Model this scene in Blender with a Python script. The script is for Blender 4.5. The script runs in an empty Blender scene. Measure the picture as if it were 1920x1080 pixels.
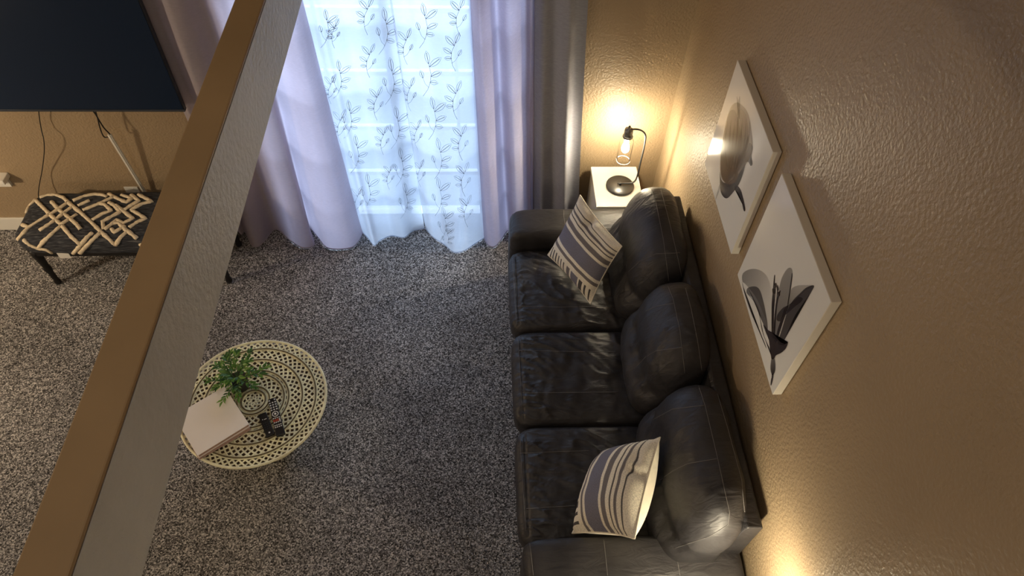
import bpy, bmesh, math, random
from mathutils import Vector, Matrix, noise
from mathutils.bvhtree import BVHTree
random.seed(7)
sc = bpy.context.scene
COL = sc.collection

# ------------------------------------------------------------------ camera, world, lights, exposure
EYE = Vector((0, 0, 3.75))
FPX = 1331.7
FWD = Vector((0.03989057, 0.61449995, -0.78790771))
UPV = Vector((0.00894614, 0.78828409, 0.61524642))
RGT = Vector((0.999164, -0.03159126, 0.0259477))
W, D = 1.1565, 3.492            # right wall x, far wall y
XL, YN, ZC = -4.6, -2.2, 5.0    # left wall, near wall, ceiling

cd = bpy.data.cameras.new('camera')
cam = bpy.data.objects.new('camera', cd)
COL.objects.link(cam)
cd.sensor_width = 36
cd.lens = FPX / 1920 * 36
cd.clip_start = 0.05
m3 = Matrix((RGT, UPV, -FWD)).transposed()
cam.matrix_world = Matrix.Translation(EYE) @ m3.to_4x4()
sc.camera = cam

sc.view_settings.view_transform = 'Standard'
sc.view_settings.look = 'None'
sc.view_settings.gamma = 1
sc.view_settings.use_curve_mapping = False
sc.view_settings.exposure = 0.42

wd = bpy.data.worlds.new('sky')
sc.world = wd
wd.use_nodes = True
bg = wd.node_tree.nodes['Background']
bg.inputs[0].default_value = (0.55, 0.75, 1.0, 1)
bg.inputs[1].default_value = 1.1

def lamp_light(name, kind, loc, energy, color, size=0.1, target=None, size_y=None):
    ld = bpy.data.lights.new(name, kind)
    ld.energy = energy
    ld.color = color
    if kind == 'AREA':
        ld.size = size
        if size_y:
            ld.shape = 'RECTANGLE'
            ld.size_y = size_y
    else:
        ld.shadow_soft_size = size
    o = bpy.data.objects.new(name, ld)
    COL.objects.link(o)
    o.location = loc
    if target is not None:
        o.rotation_euler = (Vector(target) - Vector(loc)).to_track_quat('-Z', 'Y').to_euler()
    return o

lamp_light('daylight_outside', 'AREA', (-0.5, 6.2, 3.0), 245, (0.72, 0.84, 1.0), 3.2, (-0.5, 3.5, 0.9), 2.6)
lamp_light('floor_lamp_light', 'POINT', (-4.0, 2.0, 1.5), 62, (1.0, 0.80, 0.55), 0.07)
lamp_light('ceiling_light', 'AREA', (-0.8, 0.6, 4.9), 9, (1.0, 0.88, 0.74), 0.9, (-0.8, 0.61, 0))
lamp_light('added_near_fill', 'AREA', (-2.7, -2.1, 1.95), 20, (1.0, 0.84, 0.66), 1.8, (-1.6, 1.6, 0.3), 0.7)  # added fill from the near wall, no real fixture there

# ------------------------------------------------------------------ helpers
def ray(px, py):
    return FWD + RGT * ((px - 960) / FPX) + UPV * ((540 - py) / FPX)

def at(px, py, axis, val):
    d = ray(px, py)
    i = 'xyz'.index(axis)
    return EYE + d * ((val - EYE[i]) / d[i])

def link(o, parent=None):
    COL.objects.link(o)
    if parent is not None:
        o.parent = parent
    return o

def tag(o, label=None, cat=None, group=None, kind=None):
    if label: o['label'] = label
    if cat: o['category'] = cat
    if group: o['group'] = group
    if kind: o['kind'] = kind
    return o

def thing(name, label, cat, loc=(0, 0, 0), group=None):
    o = bpy.data.objects.new(name, None)
    o.empty_display_size = 0.05
    COL.objects.link(o)
    o.location = loc
    tag(o, label, cat, group)
    return o

def mesh_obj(name, verts, faces, mat, parent=None, smooth=False, uvs=None):
    """verts are in world space; the object is placed at its parent's base"""
    off = Vector(parent_loc(parent))
    me = bpy.data.meshes.new(name)
    me.from_pydata([tuple(Vector(v) - off) for v in verts], [], faces)
    if uvs is not None:
        lay = me.uv_layers.new(name='UVMap')
        for lp in me.loops:
            lay.data[lp.index].uv = uvs[lp.vertex_index]
    if mat is not None:
        me.materials.append(mat)
    if smooth:
        me.polygons.foreach_set('use_smooth', [True] * len(me.polygons))
    me.update()
    return link(bpy.data.objects.new(name, me), parent)

def parent_loc(p):
    v = Vector((0, 0, 0))
    while p is not None:
        v += Vector(p.location)
        p = p.parent
    return v

class MB:
    def __init__(self):
        self.v, self.f, self.uv = [], [], []
    def add(self, vs, fs):
        n = len(self.v)
        self.v += [Vector(q) for q in vs]
        self.f += [tuple(i + n for i in f) for f in fs]
        return self
    def box(self, lo, hi):
        x0, y0, z0 = lo
        x1, y1, z1 = hi
        return self.add([(x0, y0, z0), (x1, y0, z0), (x1, y1, z0), (x0, y1, z0), (x0, y0, z1), (x1, y0, z1), (x1, y1, z1), (x0, y1, z1)],
                        [(0, 3, 2, 1), (4, 5, 6, 7), (0, 1, 5, 4), (1, 2, 6, 5), (2, 3, 7, 6), (3, 0, 4, 7)])
    def tube(self, pts, r, n=6, closed=False, flat=1.0, nrm=None):
        pts = [Vector(p) for p in pts]
        N = len(pts)
        rs = r if isinstance(r, (list, tuple)) else [r] * N
        vs, fs = [], []
        prev = None
        for i, p in enumerate(pts):
            a = pts[(i - 1) % N] if (closed or i > 0) else p
            b = pts[(i + 1) % N] if (closed or i < N - 1) else p
            t = (b - a)
            t = t.normalized() if t.length > 1e-9 else Vector((0, 0, 1))
            if nrm is not None:
                u = Vector(nrm[i] if isinstance(nrm, list) else nrm)
                u = (u - t * u.dot(t))
                u = u.normalized() if u.length > 1e-6 else t.orthogonal().normalized()
            elif prev is None:
                u = t.orthogonal().normalized()
            else:
                u = prev - t * prev.dot(t)
                u = u.normalized() if u.length > 1e-6 else t.orthogonal().normalized()
            prev = u
            w = t.cross(u)
            for k in range(n):
                an = 2 * math.pi * k / n
                vs.append(p + (u * math.cos(an) * flat + w * math.sin(an)) * rs[i])
        M = N if closed else N - 1
        for i in range(M):
            for k in range(n):
                a, b = i * n + k, i * n + (k + 1) % n
                c, d = ((i + 1) % N) * n + (k + 1) % n, ((i + 1) % N) * n + k
                fs.append((a, b, c, d))
        if not closed:
            fs.append(tuple(range(n - 1, -1, -1)))
            fs.append(tuple((N - 1) * n + k for k in range(n)))
        return self.add(vs, fs)
    def lathe(self, prof, c=(0, 0, 0), n=24, cap=True):
        c = Vector(c)
        vs, fs = [], []
        for (r, z) in prof:
            for k in range(n):
                an = 2 * math.pi * k / n
                vs.append(c + Vector((r * math.cos(an), r * math.sin(an), z)))
        for i in range(len(prof) - 1):
            for k in range(n):
                fs.append((i * n + k, i * n + (k + 1) % n, (i + 1) * n + (k + 1) % n, (i + 1) * n + k))
        if cap:
            fs.append(tuple(range(n - 1, -1, -1)))
            fs.append(tuple((len(prof) - 1) * n + k for k in range(n)))
        return self.add(vs, fs)
    def prism(self, poly, dvec):
        dvec = Vector(dvec)
        n = len(poly)
        poly = [Vector(p) for p in poly]
        return self.add(poly + [p + dvec for p in poly],
                        [tuple(range(n - 1, -1, -1)), tuple(range(n, 2 * n))] + [(i, (i + 1) % n, n + (i + 1) % n, n + i) for i in range(n)])
    def build(self, name, mat, parent=None, smooth=False, bevel=0, seg=2):
        o = mesh_obj(name, self.v, self.f, mat, parent, smooth)
        if bevel:
            bm = bmesh.new()
            bm.from_mesh(o.data)
            bmesh.ops.recalc_face_normals(bm, faces=bm.faces)
            eds = [e for e in bm.edges if len(e.link_faces) == 2 and e.calc_face_angle(0) > 0.6]
            bmesh.ops.bevel(bm, geom=eds, offset=bevel, segments=seg, profile=0.5, affect='EDGES')
            for f in bm.faces:
                f.smooth = False
            bm.to_mesh(o.data)
            bm.free()
        return o

def crom(pts, n, closed=False):
    """Catmull-Rom resample of tuples, n steps per span"""
    P = [Vector(p) for p in pts]
    N = len(P)
    out = []
    spans = N if closed else N - 1
    for i in range(spans):
        if closed:
            a, b, c, d = P[(i - 1) % N], P[i], P[(i + 1) % N], P[(i + 2) % N]
        else:
            a, b, c, d = P[max(i - 1, 0)], P[i], P[i + 1], P[min(i + 2, N - 1)]
        for k in range(n):
            t = k / n
            out.append(0.5 * ((2 * b) + (c - a) * t + (2 * a - 5 * b + 4 * c - d) * t * t + (3 * b - a - 3 * c + d) * t ** 3))
    if not closed:
        out.append(P[-1])
    return out

def densify(pts, step):
    pts = [Vector(p) for p in pts]
    out = [pts[0]]
    for a, b in zip(pts, pts[1:]):
        k = max(1, int((b - a).length / step))
        out += [a.lerp(b, (i + 1) / k) for i in range(k)]
    return out

def sstep(a, b, x):
    t = min(1, max(0, (x - a) / (b - a)))
    return t * t * (3 - 2 * t)

# ------------------------------------------------------------------ materials
def nt_mat(name):
    m = bpy.data.materials.new(name)
    m.use_nodes = True
    nt = m.node_tree
    b = nt.nodes['Principled BSDF']
    return m, nt, b

def N(nt, typ, **kw):
    n = nt.nodes.new(typ)
    for k, v in kw.items():
        if k.startswith('i_'):
            key = k[2:]
            key = int(key) if key.isdigit() else key.replace('_', ' ')
            n.inputs[key].default_value = v
        else:
            setattr(n, k, v)
    return n

def ramp(nt, stops, interp='LINEAR'):
    r = nt.nodes.new('ShaderNodeValToRGB')
    r.color_ramp.interpolation = interp
    el = r.color_ramp.elements
    while len(el) < len(stops):
        el.new(0.5)
    for e, (p, c) in zip(el, stops):
        e.position = p
        e.color = (c[0], c[1], c[2], 1)
    return r

def paint(name, c, rough=0.5, var=0.08, vscale=3.0, bump=0.0, bscale=120.0, spec=0.4, metal=0.0, detail=3, bdist=0.003):
    m, nt, b = nt_mat(name)
    tc = N(nt, 'ShaderNodeTexCoord')
    n1 = N(nt, 'ShaderNodeTexNoise', i_Scale=vscale, i_Detail=4.0)
    nt.links.new(tc.outputs['Object'], n1.inputs['Vector'])
    r = ramp(nt, [(0.3, [x * (1 - var) for x in c]), (0.7, [min(1, x * (1 + var)) for x in c])])
    nt.links.new(n1.outputs['Fac'], r.inputs[0])
    nt.links.new(r.outputs[0], b.inputs['Base Color'])
    b.inputs['Roughness'].default_value = rough
    b.inputs['Specular IOR Level'].default_value = spec
    b.inputs['Metallic'].default_value = metal
    if bump:
        n2 = N(nt, 'ShaderNodeTexNoise', i_Scale=bscale, i_Detail=float(detail))
        nt.links.new(tc.outputs['Object'], n2.inputs['Vector'])
        bp = N(nt, 'ShaderNodeBump', i_Strength=bump, i_Distance=bdist)
        nt.links.new(n2.outputs['Fac'], bp.inputs['Height'])
        nt.links.new(bp.outputs[0], b.inputs['Normal'])
    return m

TAN = (0.365, 0.272, 0.170)
M = {}
M['wall'] = paint('tan_orange_peel_paint', TAN, 0.45, 0.05, 2.0, 0.9, 75, 0.35, detail=2, bdist=0.005)
M['beam_top'] = paint('tan_smooth_paint', (0.32, 0.215, 0.11), 0.5, 0.08, 4.0, 0.1, 60, 0.3)
M['beam'] = paint('greige_knockdown_paint', (0.54, 0.56, 0.59), 0.5, 0.06, 5.0, 0.8, 55, 0.4, detail=4, bdist=0.006)
M['ceil'] = paint('ceiling_paint', (0.7, 0.66, 0.6), 0.8, 0.03)
M['white'] = paint('white_semi_gloss', (0.80, 0.78, 0.72), 0.35, 0.03)
M['white_table'] = paint('white_laminate', (0.82, 0.80, 0.75), 0.35, 0.02)
M['canvas'] = paint('glossy_canvas_white', (0.82, 0.81, 0.77), 0.10, 0.03, 2.0, 0.0, 60, 0.5)
M['canvas_side'] = paint('canvas_side', (0.76, 0.72, 0.64), 0.5, 0.03)
M['black_metal'] = paint('dark_grey_metal', (0.10, 0.10, 0.10), 0.35, 0.1, metal=0.8)
M['black_plastic'] = paint('black_plastic', (0.012, 0.012, 0.014), 0.35, 0.1)
M['button_w'] = paint('white_button_rubber', (0.75, 0.75, 0.75), 0.5)
M['button_r'] = paint('red_button_rubber', (0.65, 0.10, 0.05), 0.5)
M['button_k'] = paint('charcoal_button_rubber', (0.03, 0.035, 0.04), 0.4)
M['cable'] = paint('black_cable_rubber', (0.012, 0.011, 0.010), 0.5)
M['tv_frame'] = paint('tv_bezel', (0.012, 0.014, 0.020), 0.3)
M['tv_edge'] = paint('tv_lower_trim', (0.07, 0.08, 0.10), 0.28, metal=0.6)
M['leg_black'] = paint('black_carved_wood', (0.010, 0.009, 0.009), 0.4, 0.3, 30, 0.3, 60)
M['tuft'] = paint('cream_tufted_yarn', (0.82, 0.70, 0.51), 0.95, 0.15, 60, 0.9, 220, 0.1)
M['weave'] = paint('cream_woven_grass', (0.93, 0.87, 0.62), 0.8, 0.16, 25, 0.4, 200, 0.2)
M['weave_shade'] = paint('brown_weave_shade', (0.13, 0.085, 0.05), 0.9, 0.3, 30)  # dark brown standing for the shade inside the weave
M['ring'] = paint('dark_olive_cord', (0.16, 0.13, 0.07), 0.8, 0.25, 40)
M['pot'] = paint('dark_pot', (0.03, 0.028, 0.026), 0.6)
M['soil'] = paint('soil', (0.02, 0.015, 0.01), 0.95)
M['stem'] = paint('green_stem', (0.06, 0.13, 0.03), 0.6)
M['book'] = paint('blush_white_cover', (0.93, 0.89, 0.85), 0.45, 0.03, 6)
M['pages'] = paint('page_edges', (0.45, 0.30, 0.25), 0.8, 0.15, 90)
M['book2'] = paint('mauve_cover', (0.50, 0.36, 0.32), 0.5, 0.05)
M['seam'] = paint('grey_brown_stitching', (0.17, 0.165, 0.165), 0.7)
M['thread'] = paint('slate_embroidery_thread', (0.34, 0.40, 0.47), 0.7)
M['filament_cap'] = paint('lamp_socket_metal', (0.25, 0.25, 0.25), 0.3, metal=0.9)
M['socket_hole'] = paint('socket_slot', (0.02, 0.02, 0.02), 0.6)
M['patio'] = paint('concrete_patio', (0.26, 0.29, 0.33), 0.9, 0.1, 3)
M['vinyl'] = paint('white_vinyl_frame', (0.70, 0.72, 0.75), 0.4, 0.02)

def leaf_mat():
    m, nt, b = nt_mat('glossy_green_leaf')
    oi = N(nt, 'ShaderNodeObjectInfo')
    r = ramp(nt, [(0.0, (0.028, 0.10, 0.018)), (0.5, (0.075, 0.21, 0.03)), (1.0, (0.20, 0.38, 0.07))])
    nt.links.new(oi.outputs['Random'], r.inputs[0])
    nt.links.new(r.outputs[0], b.inputs['Base Color'])
    b.inputs['Roughness'].default_value = 0.45
    return m
M['leaf'] = leaf_mat()

def leather():
    m, nt, b = nt_mat('charcoal_faux_leather')
    tc = N(nt, 'ShaderNodeTexCoord')
    n1 = N(nt, 'ShaderNodeTexNoise', i_Scale=9.0, i_Detail=6.0, i_Roughness=0.6)
    nt.links.new(tc.outputs['Object'], n1.inputs['Vector'])
    r = ramp(nt, [(0.3, (0.024, 0.0230, 0.0262)), (0.75, (0.045, 0.0430, 0.0465))])
    nt.links.new(n1.outputs['Fac'], r.inputs[0])
    nt.links.new(r.outputs[0], b.inputs['Base Color'])
    rr = ramp(nt, [(0.2, (0.40,) * 3), (0.8, (0.58,) * 3)])
    nt.links.new(n1.outputs['Fac'], rr.inputs[0])
    nt.links.new(rr.outputs[0], b.inputs['Roughness'])
    b.inputs['Specular IOR Level'].default_value = 0.42
    # crease relief: stretched, warped noise plus a fine grain
    mp = N(nt, 'ShaderNodeMapping')
    mp.inputs['Scale'].default_value = (7, 20, 9)
    mp.inputs['Rotation'].default_value = (0, 0, 0.25)
    nt.links.new(tc.outputs['Object'], mp.inputs['Vector'])
    n2 = N(nt, 'ShaderNodeTexNoise', i_Scale=1.0, i_Detail=3.0, i_Distortion=1.6)
    nt.links.new(mp.outputs[0], n2.inputs['Vector'])
    n3 = N(nt, 'ShaderNodeTexNoise', i_Scale=260.0, i_Detail=2.0)
    nt.links.new(tc.outputs['Object'], n3.inputs['Vector'])
    b1 = N(nt, 'ShaderNodeBump', i_Strength=0.30, i_Distance=0.02)
    nt.links.new(n2.outputs['Fac'], b1.inputs['Height'])
    b2 = N(nt, 'ShaderNodeBump', i_Strength=0.12, i_Distance=0.002)
    nt.links.new(n3.outputs['Fac'], b2.inputs['Height'])
    nt.links.new(b1.outputs[0], b2.inputs['Normal'])
    nt.links.new(b2.outputs[0], b.inputs['Normal'])
    return m
M['leather'] = leather()

def carpet():
    m, nt, b = nt_mat('speckled_grey_carpet')
    tc = N(nt, 'ShaderNodeTexCoord')
    v1 = N(nt, 'ShaderNodeTexVoronoi', i_Scale=165.0)
    nt.links.new(tc.outputs['Object'], v1.inputs['Vector'])
    sp = N(nt, 'ShaderNodeSeparateColor')
    nt.links.new(v1.outputs['Color'], sp.inputs[0])
    n2 = N(nt, 'ShaderNodeTexNoise', i_Scale=2.2, i_Detail=4.0, i_Roughness=0.6)
    nt.links.new(tc.outputs['Object'], n2.inputs['Vector'])
    r = ramp(nt, [(0.0, (0.022, 0.021, 0.021)), (0.3, (0.125, 0.120, 0.120)), (0.7, (0.33, 0.318, 0.314)), (1.0, (0.74, 0.715, 0.705))])
    nt.links.new(sp.outputs[0], r.inputs[0])
    r2 = ramp(nt, [(0.35, (0.78, 0.78, 0.78)), (0.65, (1.1, 1.1, 1.1))])
    nt.links.new(n2.outputs['Fac'], r2.inputs[0])
    mx = N(nt, 'ShaderNodeMix', data_type='RGBA', blend_type='MULTIPLY')
    mx.inputs['Factor'].default_value = 1
    nt.links.new(r.outputs[0], mx.inputs['A'])
    nt.links.new(r2.outputs[0], mx.inputs['B'])
    nt.links.new(mx.outputs['Result'], b.inputs['Base Color'])
    b.inputs['Roughness'].default_value = 0.95
    b.inputs['Specular IOR Level'].default_value = 0.1
    bp = N(nt, 'ShaderNodeBump', i_Strength=0.7, i_Distance=0.006)
    nt.links.new(v1.outputs['Distance'], bp.inputs['Height'])
    nt.links.new(bp.outputs[0], b.inputs['Normal'])
    return m
M['carpet'] = carpet()

def cloth(name, c, trans, transp=0.0, weave=900.0, tint=None, slub=0.10):
    """woven fabric: diffuse + translucent (+ open weave that lets light straight through)"""
    m = bpy.data.materials.new(name)
    m.use_nodes = True
    nt = m.node_tree
    nt.nodes.clear()
    out = N(nt, 'ShaderNodeOutputMaterial')
    tc = N(nt, 'ShaderNodeTexCoord')
    mp = N(nt, 'ShaderNodeMapping')
    mp.inputs['Scale'].default_value = (40, 40, 260)
    nt.links.new(tc.outputs['Object'], mp.inputs['Vector'])
    n1 = N(nt, 'ShaderNodeTexNoise', i_Scale=1.0, i_Detail=3.0)
    nt.links.new(mp.outputs[0], n1.inputs['Vector'])
    r = ramp(nt, [(0.3, [x * (1 - slub) for x in c]), (0.7, [min(1, x * (1 + slub)) for x in c])])
    nt.links.new(n1.outputs['Fac'], r.inputs[0])
    d = N(nt, 'ShaderNodeBsdfDiffuse')
    t = N(nt, 'ShaderNodeBsdfTranslucent')
    nt.links.new(r.outputs[0], d.inputs[0])
    if tint:
        t.inputs[0].default_value = (*tint, 1)
    else:
        nt.links.new(r.outputs[0], t.inputs[0])
    mx = N(nt, 'ShaderNodeMixShader')
    mx.inputs[0].default_value = trans
    nt.links.new(d.outputs[0], mx.inputs[1])
    nt.links.new(t.outputs[0], mx.inputs[2])
    last = mx
    if transp:
        tp = N(nt, 'ShaderNodeBsdfTransparent')
        m2 = N(nt, 'ShaderNodeMixShader')
        m2.inputs[0].default_value = transp
        nt.links.new(mx.outputs[0], m2.inputs[1])
        nt.links.new(tp.outputs[0], m2.inputs[2])
        last = m2
    nt.links.new(last.outputs[0], out.inputs[0])
    return m
M['lilac'] = cloth('lilac_linen_curtain', (0.52, 0.485, 0.54), 0.42, tint=(0.76, 0.65, 0.76))
M['lilac_dimmed'] = cloth('dimmed_lilac_curtain', (0.47, 0.43, 0.50), 0.27, tint=(0.72, 0.62, 0.76))  # same fabric as the left curtain, its dimmer light put into the colour
M['lilac_unlit'] = cloth('unlit_lilac_curtain', (0.34, 0.35, 0.405), 0.08)  # same lilac fabric away from the window, missing backlight coloured in as grey
M['sheer'] = cloth('white_voile', (0.74, 0.79, 0.88), 0.64, 0.20, slub=0.03)

def glass(name, refl=0.08, tint=(1, 1, 1)):
    m = bpy.data.materials.new(name)
    m.use_nodes = True
    nt = m.node_tree
    nt.nodes.clear()
    out = N(nt, 'ShaderNodeOutputMaterial')
    tp = N(nt, 'ShaderNodeBsdfTransparent')
    tp.inputs[0].default_value = (*tint, 1)
    gl = N(nt, 'ShaderNodeBsdfGlossy')
    gl.inputs['Roughness'].default_value = 0.03
    fr = N(nt, 'ShaderNodeLayerWeight', i_Blend=0.08)
    mx = N(nt, 'ShaderNodeMixShader')
    nt.links.new(fr.outputs['Fresnel'], mx.inputs[0])
    nt.links.new(tp.outputs[0], mx.inputs[1])
    nt.links.new(gl.outputs[0], mx.inputs[2])
    nt.links.new(mx.outputs[0], out.inputs[0])
    return m
M['glass'] = glass('clear_glass')
M['rim'] = paint('ground_glass_rim', (0.8, 0.85, 0.85), 0.2)
M['pane'] = glass('window_glass', tint=(0.93, 0.97, 1.0))

def emit(name, c, s):
    m = bpy.data.materials.new(name)
    m.use_nodes = True
    nt = m.node_tree
    nt.nodes.clear()
    out = N(nt, 'ShaderNodeOutputMaterial')
    e = N(nt, 'ShaderNodeEmission')
    e.inputs[0].default_value = (*c, 1)
    e.inputs[1].default_value = s
    nt.links.new(e.outputs[0], out.inputs[0])
    return m
M['bulb'] = emit('lit_bulb', (1.0, 0.86, 0.60), 300)

def screen():
    m, nt, b = nt_mat('dark_tv_panel')
    b.inputs['Base Color'].default_value = (0.0045, 0.0150, 0.042, 1)
    b.inputs['Roughness'].default_value = 0.30
    b.inputs['Specular IOR Level'].default_value = 0.3
    return m
M['screen'] = screen()

def heather():
    m, nt, b = nt_mat('heathered_navy_cloth')
    tc = N(nt, 'ShaderNodeTexCoord')
    mp = N(nt, 'ShaderNodeMapping')
    mp.inputs['Scale'].default_value = (18, 150, 150)
    nt.links.new(tc.outputs['Object'], mp.inputs['Vector'])
    n1 = N(nt, 'ShaderNodeTexNoise', i_Scale=1.0, i_Detail=4.0)
    nt.links.new(mp.outputs[0], n1.inputs['Vector'])
    r = ramp(nt, [(0.35, (0.012, 0.013, 0.018)), (0.55, (0.042, 0.046, 0.058)), (0.75, (0.15, 0.15, 0.155))])
    nt.links.new(n1.outputs['Fac'], r.inputs[0])
    nt.links.new(r.outputs[0], b.inputs['Base Color'])
    b.inputs['Roughness'].default_value = 0.95
    bp = N(nt, 'ShaderNodeBump', i_Strength=0.5, i_Distance=0.003)
    nt.links.new(n1.outputs['Fac'], bp.inputs['Height'])
    nt.links.new(bp.outputs[0], b.inputs['Normal'])
    return m
M['heather'] = heather()

def pillow_cloth():
    """woven stripes across V, with a band of crosswise bars at the foot"""
    m, nt, b = nt_mat('striped_woven_cotton')
    cr, bl, dk, gy = (0.86, 0.81, 0.69), (0.20, 0.20, 0.255), (0.10, 0.095, 0.095), (0.20, 0.185, 0.19)
    uv = N(nt, 'ShaderNodeUVMap')
    sx = N(nt, 'ShaderNodeSeparateXYZ')
    nt.links.new(uv.outputs[0], sx.inputs[0])
    stops = [(0.0, cr), (0.265, cr), (0.27, gy), (0.315, gy), (0.32, cr), (0.365, cr), (0.37, bl), (0.595, bl), (0.60, cr), (0.635, cr),
             (0.64, gy), (0.705, gy), (0.71, cr), (0.755, cr), (0.76, dk), (0.772, dk), (0.777, cr), (0.805, cr), (0.81, gy), (0.835, gy),
             (0.84, cr), (0.88, cr), (0.885, dk), (0.895, dk), (0.90, cr), (1.0, cr)]
    r = ramp(nt, stops)
    nt.links.new(sx.outputs['Y'], r.inputs[0])
    # bars along U, in the foot band
    bars = [(0.0, cr), (0.05, dk), (0.075, cr), (0.12, dk), (0.145, cr), (0.19, dk), (0.215, cr), (0.26, dk), (0.285, cr), (0.33, dk), (0.355, cr), (0.40, dk),
            (0.425, cr), (0.48, gy), (0.545, cr), (0.575, bl), (0.715, cr), (0.745, dk), (0.81, cr), (0.85, dk), (0.88, cr), (0.93, dk), (0.955, cr)]
    r2 = ramp(nt, bars, 'CONSTANT')
    nt.links.new(sx.outputs['X'], r2.inputs[0])
    lt = N(nt, 'ShaderNodeMath', operation='LESS_THAN')
    lt.inputs[1].default_value = 0.19
    nt.links.new(sx.outputs['Y'], lt.inputs[0])
    mx = N(nt, 'ShaderNodeMix', data_type='RGBA')
    nt.links.new(lt.outputs[0], mx.inputs['Factor'])
    nt.links.new(r.outputs[0], mx.inputs['A'])
    nt.links.new(r2.outputs[0], mx.inputs['B'])
    n1 = N(nt, 'ShaderNodeTexNoise', i_Scale=110.0, i_Detail=2.0)
    nt.links.new(uv.outputs[0], n1.inputs['Vector'])
    r3 = ramp(nt, [(0.35, (0.80,) * 3), (0.65, (1.15,) * 3)])
    nt.links.new(n1.outputs['Fac'], r3.inputs[0])
    mm = N(nt, 'ShaderNodeMix', data_type='RGBA', blend_type='MULTIPLY')
    mm.inputs['Factor'].default_value = 1
    nt.links.new(mx.outputs['Result'], mm.inputs['A'])
    nt.links.new(r3.outputs[0], mm.inputs['B'])
    nt.links.new(mm.outputs['Result'], b.inputs['Base Color'])
    b.inputs['Roughness'].default_value = 0.95
    b.inputs['Specular IOR Level'].default_value = 0.1
    bp = N(nt, 'ShaderNodeBump', i_Strength=0.5, i_Distance=0.002)
    nt.links.new(n1.outputs['Fac'], bp.inputs['Height'])
    nt.links.new(bp.outputs[0], b.inputs['Normal'])
    return m
M['pillow'] = pillow_cloth()
M['pillow_back'] = paint('cream_cotton_back', (0.84, 0.78, 0.65), 0.95, 0.06, 40, 0.4, 300, 0.1)

def ink(name, col):
    """translucent print ink; the amount of ink is stored per vertex"""
    m = bpy.data.materials.new(name)
    m.use_nodes = True
    nt = m.node_tree
    b = nt.nodes['Principled BSDF']
    out = nt.nodes['Material Output']
    b.inputs['Base Color'].default_value = (*col, 1)
    b.inputs['Roughness'].default_value = 0.10
    at_ = N(nt, 'ShaderNodeAttribute', attribute_name='ink')
    tp = N(nt, 'ShaderNodeBsdfTransparent')
    mx = N(nt, 'ShaderNodeMixShader')
    nt.links.new(at_.outputs['Fac'], mx.inputs[0])
    nt.links.new(tp.outputs[0], mx.inputs[1])
    nt.links.new(b.outputs[0], mx.inputs[2])
    nt.links.new(mx.outputs[0], out.inputs[0])
    return m
M['ink'] = ink('plum_grey_ink', (0.040, 0.030, 0.034))
M['ink_brown'] = ink('smoky_brown_ink', (0.20, 0.135, 0.085))

# ------------------------------------------------------------------ room shell
def structure(mb, name, mat, label, bevel=0, parent=None):
    o = mb.build(name, mat, parent, bevel=bevel)
    if parent is None:
        tag(o, label, None, None, 'structure')
    return o

structure(MB().box((XL, YN, -0.1), (W, D + 0.14, 0)), 'floor', M['carpet'], 'speckled grey wall to wall carpet across the living room')
structure(MB().box((W, YN, -0.1), (W + 0.12, D + 0.14, ZC)), 'wall_right', M['wall'], 'tall tan textured wall behind the charcoal sofa')
OX0, OX1, OZ = -1.32, 0.27, 2.06
wf = MB()
wf.box((XL, D, 0), (OX0, D + 0.14, ZC)).box((OX1, D, 0), (W, D + 0.14, ZC)).box((OX0, D, OZ), (OX1, D + 0.14, ZC))
structure(wf, 'wall_far', M['wall'], 'tan textured wall with the curtained patio door')
structure(MB().box((XL - 0.12, YN, -0.1), (XL, D + 0.14, ZC)), 'wall_left', M['wall'], 'tan wall on the left, out of view')
structure(MB().box((XL - 0.12, YN - 0.12, -0.1), (W + 0.12, YN, ZC)), 'wall_near', M['wall'], 'tan wall behind the viewpoint, out of view')
structure(MB().box((XL - 0.12, YN - 0.12, ZC), (W + 0.12, D + 0.14, ZC + 0.1)), 'ceiling', M['ceil'], 'pale high ceiling, out of view')
structure(MB().box((XL, D - 0.014, 0), (OX0 - 0.07, D, 0.115)), 'baseboard_far', M['white'], 'white baseboard along the tan wall under the television', 0.004)
structure(MB().box((W - 0.014, YN, 0), (W, D - 0.014, 0.115)), 'baseboard_right', M['white'], 'white baseboard behind the charcoal sofa', 0.004)
# door casing
cs = MB()
cs.box((OX0 - 0.065, D - 0.016, 0), (OX0, D, OZ + 0.065)).box((OX1, D - 0.016, 0), (OX1 + 0.065, D, OZ + 0.065)).box((OX0, D - 0.016, OZ), (OX1, D, OZ + 0.065))
structure(cs, 'trim_1', M['white'], 'white casing around the patio door behind the curtains')

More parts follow.
